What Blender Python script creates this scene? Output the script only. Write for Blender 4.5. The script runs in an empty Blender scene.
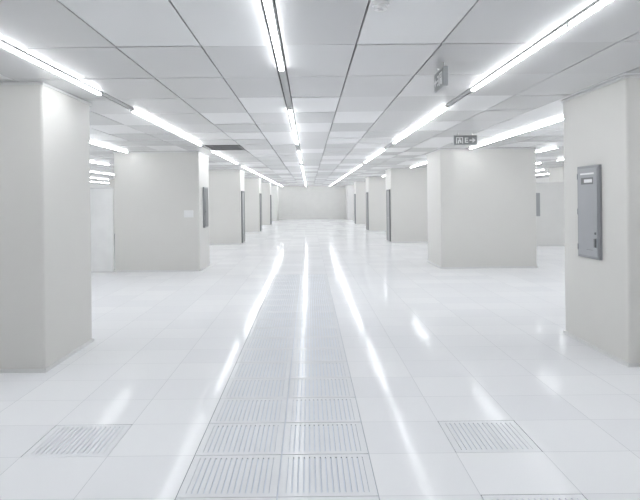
import bpy, bmesh, math, random
from mathutils import Matrix, Vector
random.seed(4)
scene=bpy.context.scene
col=scene.collection

H=3.05
X0,X1=-0.21-0.61*24,-0.21+0.61*25
Y0,Y1=-3.6,55.2
LX,RX=-2.79,3.35     # corridor planes

# ------------------------------------------------------------ materials
def mat(name,color,rough=0.5,metal=0.0,noise=0.03,nscale=3.0,coat=0.0,spec=0.5,emit=None,bump=0.0):
    m=bpy.data.materials.new(name); m.use_nodes=True
    nt=m.node_tree; b=nt.nodes['Principled BSDF']
    tc=nt.nodes.new('ShaderNodeTexCoord'); n=nt.nodes.new('ShaderNodeTexNoise')
    n.inputs['Scale'].default_value=nscale; n.inputs['Detail'].default_value=3
    nt.links.new(tc.outputs['Object'],n.inputs['Vector'])
    r=nt.nodes.new('ShaderNodeValToRGB')
    c0=[max(0,c*(1-noise)) for c in color]; c1=[min(1,c*(1+noise)) for c in color]
    r.color_ramp.elements[0].color=(*c0,1); r.color_ramp.elements[1].color=(*c1,1)
    r.color_ramp.elements[0].position=.3; r.color_ramp.elements[1].position=.7
    nt.links.new(n.outputs['Fac'],r.inputs['Fac']); nt.links.new(r.outputs['Color'],b.inputs['Base Color'])
    b.inputs['Roughness'].default_value=rough; b.inputs['Metallic'].default_value=metal
    b.inputs['Specular IOR Level'].default_value=spec
    b.inputs['Coat Weight'].default_value=coat
    if emit:
        b.inputs['Emission Color'].default_value=(*emit[0],1); b.inputs['Emission Strength'].default_value=emit[1]
    return m

M_pan=mat('painted_panel',(0.74,0.73,0.70),0.45,noise=.01,nscale=1.2,spec=.4)
M_seam=mat('panel_seam',(0.38,0.38,0.37),0.6)
M_trim=mat('aluminium_trim',(0.76,0.76,0.75),0.35,metal=.1)
M_wall=mat('wall_paint',(0.79,0.785,0.765),0.5,noise=.015)
M_tube=mat('tube_glow',(0.9,0.9,0.9),0.4,emit=((0.95,0.975,1.0),27.0))
M_house=mat('fixture_housing',(0.74,0.74,0.74),0.4)
M_chan=mat('lamp_channel',(0.55,0.55,0.555),0.5)
M_dark=mat('dark_plenum',(0.09,0.09,0.095),0.7)
M_grey=mat('grey_enamel',(0.38,0.39,0.40),0.38,noise=.03)
M_grey2=mat('grey_enamel_dark',(0.18,0.185,0.19),0.4)
M_door=mat('door_paint',(0.40,0.41,0.41),0.4)
M_white=mat('white_plastic',(0.88,0.88,0.88),0.35)
M_tray=mat('plenum_tray',(0.70,0.745,0.82),0.6)
M_grille=mat('grille_enamel',(0.84,0.85,0.87),0.15,noise=.01,spec=.04)
M_metal=mat('brushed_metal',(0.6,0.6,0.6),0.3,metal=.9)
M_vent=mat('vent_grey',(0.17,0.17,0.175),0.5)

def floor_mat():
    m=bpy.data.materials.new('floor_tile_enamel'); m.use_nodes=True
    nt=m.node_tree; N=nt.nodes; L=nt.links; b=N['Principled BSDF']
    tc=N.new('ShaderNodeTexCoord'); sp=N.new('ShaderNodeSeparateXYZ'); L.new(tc.outputs['Object'],sp.inputs[0])
    def math_(op,a,bv):
        n=N.new('ShaderNodeMath'); n.operation=op
        for i,v in enumerate((a,bv)):
            if v is None: continue
            if isinstance(v,(int,float)): n.inputs[i].default_value=v
            else: L.new(v,n.inputs[i])
        return n.outputs[0]
    u=math_('DIVIDE',math_('ADD',sp.outputs['X'],0.21),0.61)
    v=math_('DIVIDE',math_('ADD',sp.outputs['Y'],0.0),0.60)
    def line(t,w):
        f=math_('FRACT',t,None)
        d=math_('MINIMUM',f,math_('SUBTRACT',1.0,f))
        return math_('LESS_THAN',d,w)
    ln=math_('MAXIMUM',line(u,0.004),line(v,0.004))
    cb=N.new('ShaderNodeCombineXYZ'); L.new(math_('FLOOR',u,None),cb.inputs[0]); L.new(math_('FLOOR',v,None),cb.inputs[1])
    wn=N.new('ShaderNodeTexWhiteNoise'); wn.noise_dimensions='2D'; L.new(cb.outputs[0],wn.inputs['Vector'])
    r=N.new('ShaderNodeValToRGB')
    r.color_ramp.elements[0].color=(0.86,0.866,0.885,1); r.color_ramp.elements[1].color=(0.905,0.91,0.922,1)
    L.new(wn.outputs['Value'],r.inputs['Fac'])
    mx=N.new('ShaderNodeMix'); mx.data_type='RGBA'
    L.new(ln,mx.inputs['Factor']); L.new(r.outputs['Color'],mx.inputs['A']); mx.inputs['B'].default_value=(0.68,0.69,0.71,1)
    L.new(mx.outputs['Result'],b.inputs['Base Color'])
    # each raised tile has its own slight difference of polish
    rr=N.new('ShaderNodeMapRange'); rr.inputs['To Min'].default_value=0.085; rr.inputs['To Max'].default_value=0.12
    L.new(wn.outputs['Value'],rr.inputs['Value']); L.new(rr.outputs['Result'],b.inputs['Roughness'])
    b.inputs['Specular IOR Level'].default_value=0.035
    return m
M_floor=floor_mat()

def ceil_mat():
    m=bpy.data.materials.new('ceiling_panel'); m.use_nodes=True
    nt=m.node_tree; N=nt.nodes; L=nt.links; b=N['Principled BSDF']
    a=N.new('ShaderNodeAttribute'); a.attribute_name='tone'
    r=N.new('ShaderNodeValToRGB')
    r.color_ramp.elements[0].color=(0.56,0.56,0.565,1); r.color_ramp.elements[1].color=(0.90,0.905,0.91,1)
    L.new(a.outputs['Fac'],r.inputs['Fac']); L.new(r.outputs['Color'],b.inputs['Base Color'])
    b.inputs['Roughness'].default_value=0.27
    return m
M_ceil=ceil_mat()

# ------------------------------------------------------------ helpers
def box(bm,x0,x1,y0,y1,z0,z1,mi=0):
    vs=[bm.verts.new(p) for p in ((x0,y0,z0),(x1,y0,z0),(x1,y1,z0),(x0,y1,z0),(x0,y0,z1),(x1,y0,z1),(x1,y1,z1),(x0,y1,z1))]
    fs=[]
    for q in ((0,3,2,1),(4,5,6,7),(0,1,5,4),(1,2,6,5),(2,3,7,6),(3,0,4,7)):
        f=bm.faces.new([vs[i] for i in q]); f.material_index=mi; fs.append(f)
    return fs
def cyl(bm,c,r,h,axis='Z',seg=16,mi=0,r2=None):
    rot={'Z':Matrix.Identity(4),'X':Matrix.Rotation(math.pi/2,4,'Y'),'Y':Matrix.Rotation(math.pi/2,4,'X')}[axis]
    g=bmesh.ops.create_cone(bm,cap_ends=True,segments=seg,radius1=r,radius2=r if r2 is None else r2,depth=h,matrix=Matrix.Translation(c)@rot)
    for v in g['verts']:
        for f in v.link_faces: f.material_index=mi
def obj(name,bm,mats,bevel=0,parent=None,loc=(0,0,0)):
    me=bpy.data.meshes.new(name); bm.to_mesh(me); bm.free()
    for m in mats: me.materials.append(m)
    o=bpy.data.objects.new(name,me); col.objects.link(o); o.location=loc
    if bevel:
        b=o.modifiers.new('bevel','BEVEL'); b.width=bevel; b.segments=2; b.limit_method='ANGLE'
    if parent: o.parent=parent
    return o

# ------------------------------------------------------------ floor
def col_x(i): return -0.21+0.61*i
grille=set()
for j in range(4,24): grille.add((-1,j)); grille.add((0,j))
singles=[(2,7),(-3,7),(2,5)]
for s in singles: grille.add(s)
bm=bmesh.new()
for i in range(-24,25):
    for j in range(-6,92):
        if (i,j) in grille: continue
        x=col_x(i); y=j*0.6
        bm.faces.new([bm.verts.new(p) for p in ((x,y,0),(x+.61,y,0),(x+.61,y+.6,0),(x,y+.6,0))])
bmesh.ops.remove_doubles(bm,verts=bm.verts,dist=1e-4)
obj('floor',bm,[M_floor])

def grille_tile(bm,i,j):
    x=col_x(i); y=j*0.6; g=0.0045
    xa,xb,ya,yb=x+g,x+.61-g,y+g,y+.6-g
    bw=0.045; D=-.007
    box(bm,xa,xb,ya,ya+bw,D,0); box(bm,xa,xb,yb-bw,yb,D,0)
    box(bm,xa,xa+bw,ya+bw,yb-bw,D,0); box(bm,xb-bw,xb,ya+bw,yb-bw,D,0)
    n=14; w=(xb-xa-2*bw); slot=0.0095; p=w/n
    for k in range(n):
        cx=xa+bw+p*k
        box(bm,cx+slot/2,cx+p-slot/2,ya+bw,yb-bw,D,0)
    box(bm,x,x+.61,y,y+.6,-.04,-.0075,1)
bm=bmesh.new()
for (i,j) in sorted(grille):
    if i in(-1,0): grille_tile(bm,i,j)
obj('floor_grille_strip',bm,[M_grille,M_tray])
for s in singles:
    bm=bmesh.new(); grille_tile(bm,*s); obj('perforated_floor_tile',bm,[M_grille,M_tray])

# ------------------------------------------------------------ ceiling
bm=bmesh.new()
tones=[]
CH=0.085; PER=2.16; LC=-0.25; PL=1.25; Yp=4.92-PL*7
xs=[]
for k in range(-8,9):
    c=LC+k*PER
    m1,m2=(.65,1.35) if k>=0 else (.84,1.54)
    xs+= [(c+CH/2,c+m1),(c+m1,c+m2),(c+m2,c+PER-CH/2)]
vent_cells=[]
for (a,b_) in xs:
    a2,b2=max(a,X0),min(b_,X1)
    if b2-a2<0.05: continue
    for r in range(0,49):
        y=Yp+r*PL; y2=y+PL
        ya,yb=max(y,Y0),min(y2,Y1)
        if yb-ya<.05: continue
        g=0.0065
        cx=(a+b_)/2; cy=(y+y2)/2
        if -2.4<cx<-1.7 and 14.0<cy<15.2: vent_cells.append((a,b_,y,y2)); continue
        dz=random.uniform(-.0015,.0015); tx=random.uniform(-.0012,.0012); ty=random.uniform(-.003,.003)
        zz=[H+dz-tx-ty,H+dz+tx-ty,H+dz+tx+ty,H+dz-tx+ty]
        P=[(a2+g,ya+g),(b2-g,ya+g),(b2-g,yb-g),(a2+g,yb-g)]
        lo=[bm.verts.new((p[0],p[1],z)) for p,z in zip(P,zz)]
        hi=[bm.verts.new((p[0],p[1],H+.03)) for p in P]
        rnd=random.random(); tone=0.2+0.5*rnd if rnd<.72 else 1.0
        fs=[bm.faces.new([lo[3],lo[2],lo[1],lo[0]])]
        for q in range(4):
            fs.append(bm.faces.new([lo[q],lo[(q+1)%4],hi[(q+1)%4],hi[q]]))
        tones+= [tone]*len(fs)
for f in box(bm,X0,X1,Y0,Y1,H+.03,H+.06,1): tones.append(0)
for k in range(-7,8):
    c=LC+k*PER
    if c-CH/2<X0 or c+CH/2>X1: continue
    for f in box(bm,c-CH/2+.008,c+CH/2-.008,Y0,Y1,H+.002,H+.03,2): tones.append(0)
co=obj('ceiling',bm,[M_ceil,M_dark,M_chan])
at=co.data.attributes.new('tone','FLOAT','FACE')
for i,t in enumerate(tones): at.data[i].value=t

for (a,b_,y,y2) in vent_cells:
    bm=bmesh.new()
    box(bm,a+.01,b_-.01,y+.01,y+.05,H-.012,H+.029); box(bm,a+.01,b_-.01,y2-.05,y2-.01,H-.012,H+.029)
    box(bm,a+.01,a+.05,y+.05,y2-.05,H-.012,H+.029); box(bm,b_-.05,b_-.01,y+.05,y2-.05,H-.012,H+.029)
    q=y+.07
    while q<y2-.07:
        box(bm,a+.05,b_-.05,q,q+.03,H-.006,H+.012); q+=.06
    obj('ceiling_vent',bm,[M_vent])

# ------------------------------------------------------------ linear lamps
def lamp_mesh(n,key,L=1.25):
    bm=bmesh.new()
    tot=n*L
    box(bm,-.026,.026,0,tot,-.014,.0,0)
    for k in range(n):
        y0=k*L+.02; y1=(k+1)*L-.02
        pts=[(-.021,-.014),(-.021,-.026),(-.013,-.034),(.013,-.034),(.021,-.026),(.021,-.014)]
        A=[bm.verts.new((p[0],y0,p[1])) for p in pts]; B=[bm.verts.new((p[0],y1,p[1])) for p in pts]
        for q in range(len(pts)):
            f=bm.faces.new([A[q],A[(q+1)%6],B[(q+1)%6],B[q]]); f.material_index=1
        f=bm.faces.new(A[::-1]); f.material_index=1
        f=bm.faces.new(B); f.material_index=1
        box(bm,-.025,.025,k*L,k*L+.02,-.035,-.014,0); box(bm,-.025,.025,(k+1)*L-.02,(k+1)*L,-.035,-.014,0)
    bmesh.ops.recalc_face_normals(bm,faces=bm.faces)
    me=bpy.data.meshes.new('ceiling_light_'+key); bm.to_mesh(me); bm.free()
    me.materials.append(M_house); me.materials.append(M_tube)
    return me
me3=lamp_mesh(3,'run3',1.30); me4=lamp_mesh(4,'run4',1.30); meN=lamp_mesh(5,'run5',1.25)
for k in range(-6,7):
    c=LC+k*PER
    if c<X0+.3 or c>X1-.3: continue
    starts=[(1.75,me4),(8.2,me4),(15.0,me4),(21.6,meN),(28.9,meN),(35.9,meN),(42.9,meN),(49.6,me4)]
    if k==0: starts[0]=(0.55,me4)
    if abs(k)==2:   # rows interrupted by the service cores
        starts=[(1.9,me3),(8.85,meN),(17.6,meN),(26.8,meN),(36.0,meN),(45.2,meN)]
    if k in(-5,5):  # rows interrupted by outer pillars
        starts=[(1.75,me4),(8.85,meN),(17.6,meN),(26.8,meN),(36.0,meN),(45.2,meN)]
    for (y,m) in starts:
        o=bpy.data.objects.new('ceiling_light',m); col.objects.link(o); o.location=(c,y,H+.001)

# ------------------------------------------------------------ walls
def wall(name,x0,x1,y0,y1):
    bm=bmesh.new(); box(bm,x0,x1,y0,y1,-.05,H+.06); return obj(name,bm,[M_wall])
wall('wall_far',X0-.15,X1+.15,Y1,Y1+.15)
wall('wall_back',X0-.15,X1+.15,Y0-.15,Y0)
wall('wall_left',X0-.15,X0,Y0,Y1)
wall('wall_right',X1,X1+.15,Y0,Y1)

# ------------------------------------------------------------ panelled pillars / blocks
def pillar(name,x0,x1,y0,y1,seamw=1.2):
    bm=bmesh.new()
    g=.004
    box(bm,x0+.01,x1-.01,y0+.01,y1-.01,0,H,1)
    def run(a,b):
        n=max(1,int(round((b-a)/seamw))); return [(a+(b-a)*i/n,a+(b-a)*(i+1)/n) for i in range(n)]
    r=.028
    for (a,b) in run(x0+r,x1-r):
        box(bm,a+g/4,b-g/4,y0,y0+.02,.02,H-.012,0); box(bm,a+g/4,b-g/4,y1-.02,y1,.02,H-.012,0)
    for (a,b) in run(y0+r,y1-r):
        box(bm,x0,x0+.02,a+g/4,b-g/4,.02,H-.012,0); box(bm,x1-.02,x1,a+g/4,b-g/4,.02,H-.012,0)
    for (cx,cy) in ((x0+r,y0+r),(x1-r,y0+r),(x1-r,y1-r),(x0+r,y1-r)):
        cyl(bm,(cx,cy,H/2+.004),r,H-.032,'Z',24,0)
    e=.014
    for (z0,z1,mi) in ((0,.04,2),(H-.03,H-.004,2)):
        box(bm,x0-e,x1+e,y0-e,y0,z0,z1,mi); box(bm,x0-e,x1+e,y1,y1+e,z0,z1,mi)
        box(bm,x0-e,x0,y0,y1,z0,z1,mi); box(bm,x1,x1+e,y0,y1,z0,z1,mi)
    return obj(name,bm,[M_pan,M_seam,M_trim])
pillar('pillar',LX-1.5,LX,6.30,7.68)
pillar('pillar',RX-.02,RX+1.5,6.27,7.85)
for i,y in enumerate((15.25,24.5,33.7,42.9)):
    pillar('service_core',LX-2.16 if i==0 else LX-2.3,LX,y,y+1.5,2.4)
    pillar('service_core',RX,RX+2.43,y,y+1.75,2.6)
for y in (15.25,24.5,33.7,42.9):
    pillar('pillar',-11.2,-9.7,y,y+1.5); pillar('pillar',10.4,11.9,y,y+1.5)
bm=bmesh.new()
box(bm,-8.2,-4.98,15.22,15.30,0.03,2.12,0)
box(bm,-8.2,-4.98,15.21,15.31,0,.03,1); box(bm,-8.2,-4.98,15.21,15.31,2.12,2.15,1)
for x in (-6.1,-7.2): box(bm,x-.01,x+.01,15.212,15.22,.03,2.12,1)
obj('low_partition',bm,[mat('partition_white',(0.86,0.86,0.85),.5),M_trim])
for nm,x0,x1 in (('wall_aisle_left',LX-.9,LX),('wall_aisle_right',RX,RX+.9)):
    bm=bmesh.new(); box(bm,x0,x1,52.2,Y1-.002,.0,H-.004); obj(nm,bm,[M_wall])

# ------------------------------------------------------------ electrical panel on right pillar
bm=bmesh.new()
px=RX-.02
y0,y1,z0,z1=6.82,7.36,1.06,2.15
box(bm,px-.035,px-.001,y0,y1,z0,z1,0)
box(bm,px-.043,px-.035,y0+.03,y1-.03,z0+.03,z1-.03,1)
box(bm,px-.046,px-.043,y0+.12,y1-.12,z1-.22,z1-.14,2)
box(bm,px-.047,px-.046,y0+.14,y1-.20,z1-.20,z1-.16,3)
box(bm,px-.046,px-.043,y0+.10,y1-.10,z1-.105,z1-.085,3)
box(bm,px-.060,px-.043,y0+.055,y0+.085,z0+.14,z0+.24,2)
cyl(bm,(px-.048,y0+.07,z0+.30),.014,.012,'X',16,2)
for z in (z0+.12,z1-.12,(z0+z1)/2): cyl(bm,(px-.040,y1-.016,z),.008,.07,'Z',12,0)
box(bm,px-.044,px-.043,y0+.14,y0+.30,z0+.10,z0+.105,2)
obj('electrical_panel',bm,[mat('cabinet_frame',(0.29,0.30,0.315),.35),mat('cabinet_door',(0.39,0.40,0.42),.33),M_grey2,M_white],bevel=.002)

bm=bmesh.new()
x=LX
box(bm,x+.001,x+.05,15.75,16.3,1.08,2.15,0); box(bm,x+.05,x+.058,15.78,16.27,1.11,2.12,1)
cyl(bm,(x+.065,15.85,1.5),.02,.015,'X',12,1)
obj('electrical_panel',bm,[M_grey,M_grey2],bevel=.002)
bm=bmesh.new()
box(bm,-3.18,-2.94,15.235,15.249,1.37,1.55,0); box(bm,-3.16,-3.07,15.228,15.235,1.40,1.52,0); box(bm,-3.05,-2.96,15.228,15.235,1.40,1.52,0)
obj('wall_switch',bm,[M_white],bevel=.002)

n=1
for i,y in enumerate((24.5,33.7,42.9)):
    for side in (-1,1):
        x=LX if side<0 else RX
        s=1 if side<0 else -1
        def bx(bm,d0,d1,a,b,c,d,mi):
            xa,xb=sorted((x+s*d0,x+s*d1)); box(bm,xa,xb,a,b,c,d,mi)
        bm=bmesh.new()
        ya=y+.15; yb=y+1.1
        bx(bm,.001,.05,ya,ya+.07,.041,2.18,1); bx(bm,.001,.05,yb-.07,yb,.041,2.18,1); bx(bm,.001,.05,ya+.07,yb-.07,2.11,2.18,1)
        bx(bm,.001,.035,ya+.07,yb-.07,.041,2.11,0)
        bx(bm,.035,.038,ya+.3,yb-.3,1.3,1.85,2)
        bx(bm,.035,.09,ya+.12,ya+.16,1.0,1.04,3); bx(bm,.075,.09,ya+.12,ya+.27,1.0,1.03,3)
        obj('door_%d'%n,bm,[M_door,M_grey2,M_grey,M_metal]); n+=1
bm=bmesh.new()
box(bm,7.9,8.45,21.95,21.999,1.1,1.95,0); box(bm,7.94,8.41,21.94,21.95,1.14,1.91,1)
obj('electrical_panel',bm,[M_grey,M_grey])
bm=bmesh.new()
box(bm,7.6,9.6,22.0,22.08,0.03,2.3,0); box(bm,7.6,9.6,21.999,22.09,0,.03,1); box(bm,7.6,9.6,21.999,22.09,2.3,2.33,1)
obj('low_partition',bm,[M_wall,M_trim])

# ------------------------------------------------------------ exit signs
M_sign=mat('sign_face_grey',(0.26,0.27,0.27),.4)
def exit_sign(loc,rotz,W,Hs):
    bm=bmesh.new()
    box(bm,-W/2,W/2,-.02,.02,-Hs-.02,-.02,0)
    cyl(bm,(-W*.3,0,.02),.01,.08,'Z',10,2); cyl(bm,(W*.3,0,.02),.01,.08,'Z',10,2)
    for s in (-1,1):
        ya,yb=(-.024,-.02) if s<0 else (.02,.024)
        box(bm,-W/2+.012,W/2-.012,ya,yb,-Hs-.008,-.032,3)
        yc,yd=(-.026,-.024) if s<0 else (.024,.026)
        def r(x0,x1,z0,z1): box(bm,x0*W,x1*W,yc,yd,-.02-Hs*z1,-.02-Hs*z0,1)
        r(-.40,-.36,.2,.85); r(-.40,-.10,.2,.28); r(-.14,-.10,.2,.85)
        r(-.29,-.21,.32,.45); r(-.32,-.18,.48,.64); r(-.33,-.27,.64,.84); r(-.23,-.17,.64,.78)
        r(-.03,.02,.25,.78); r(-.03,.12,.25,.35); r(-.03,.11,.47,.57); r(-.03,.12,.68,.78)
        r(.17,.34,.46,.58)
        vs=[bm.verts.new((x*W,yc if s<0 else yd,-.02-Hs*z)) for x,z in ((.30,.26),(.44,.52),(.30,.78))]
        f=bm.faces.new(vs); f.material_index=1
    o=obj('exit_sign',bm,[M_grey,M_white,M_metal,M_sign]); o.location=loc; o.rotation_euler=(0,0,rotz)
exit_sign((1.27,5.72,H-.03),math.pi/2,.40,.18)
exit_sign((3.03,11.6,H-.03),0,.45,.19)

bm=bmesh.new()
cyl(bm,(0,0,-.01),.055,.02,'Z',32); cyl(bm,(0,0,-.032),.042,.025,'Z',32); cyl(bm,(0,0,-.047),.02,.006,'Z',20)
obj('smoke_detector',bm,[M_white],loc=(.475,3.88,H),bevel=.003)

# ------------------------------------------------------------ world + camera
w=bpy.data.worlds.new('world'); scene.world=w; w.use_nodes=True
w.node_tree.nodes['Background'].inputs[0].default_value=(.8,.85,.9,1); w.node_tree.nodes['Background'].inputs[1].default_value=.3
cd=bpy.data.cameras.new('camera'); cam=bpy.data.objects.new('camera',cd); col.objects.link(cam)
cd.sensor_width=36; cd.lens=33.75; cd.shift_x=11/640; cd.shift_y=-50/640; cd.clip_end=200
cam.matrix_world=Matrix.Translation((0,0,1.78))@Matrix.Rotation(math.pi/2,4,'X')@Matrix.Rotation(math.radians(-0.6),4,'Z')
scene.camera=cam
scene.view_settings.view_transform='Standard'
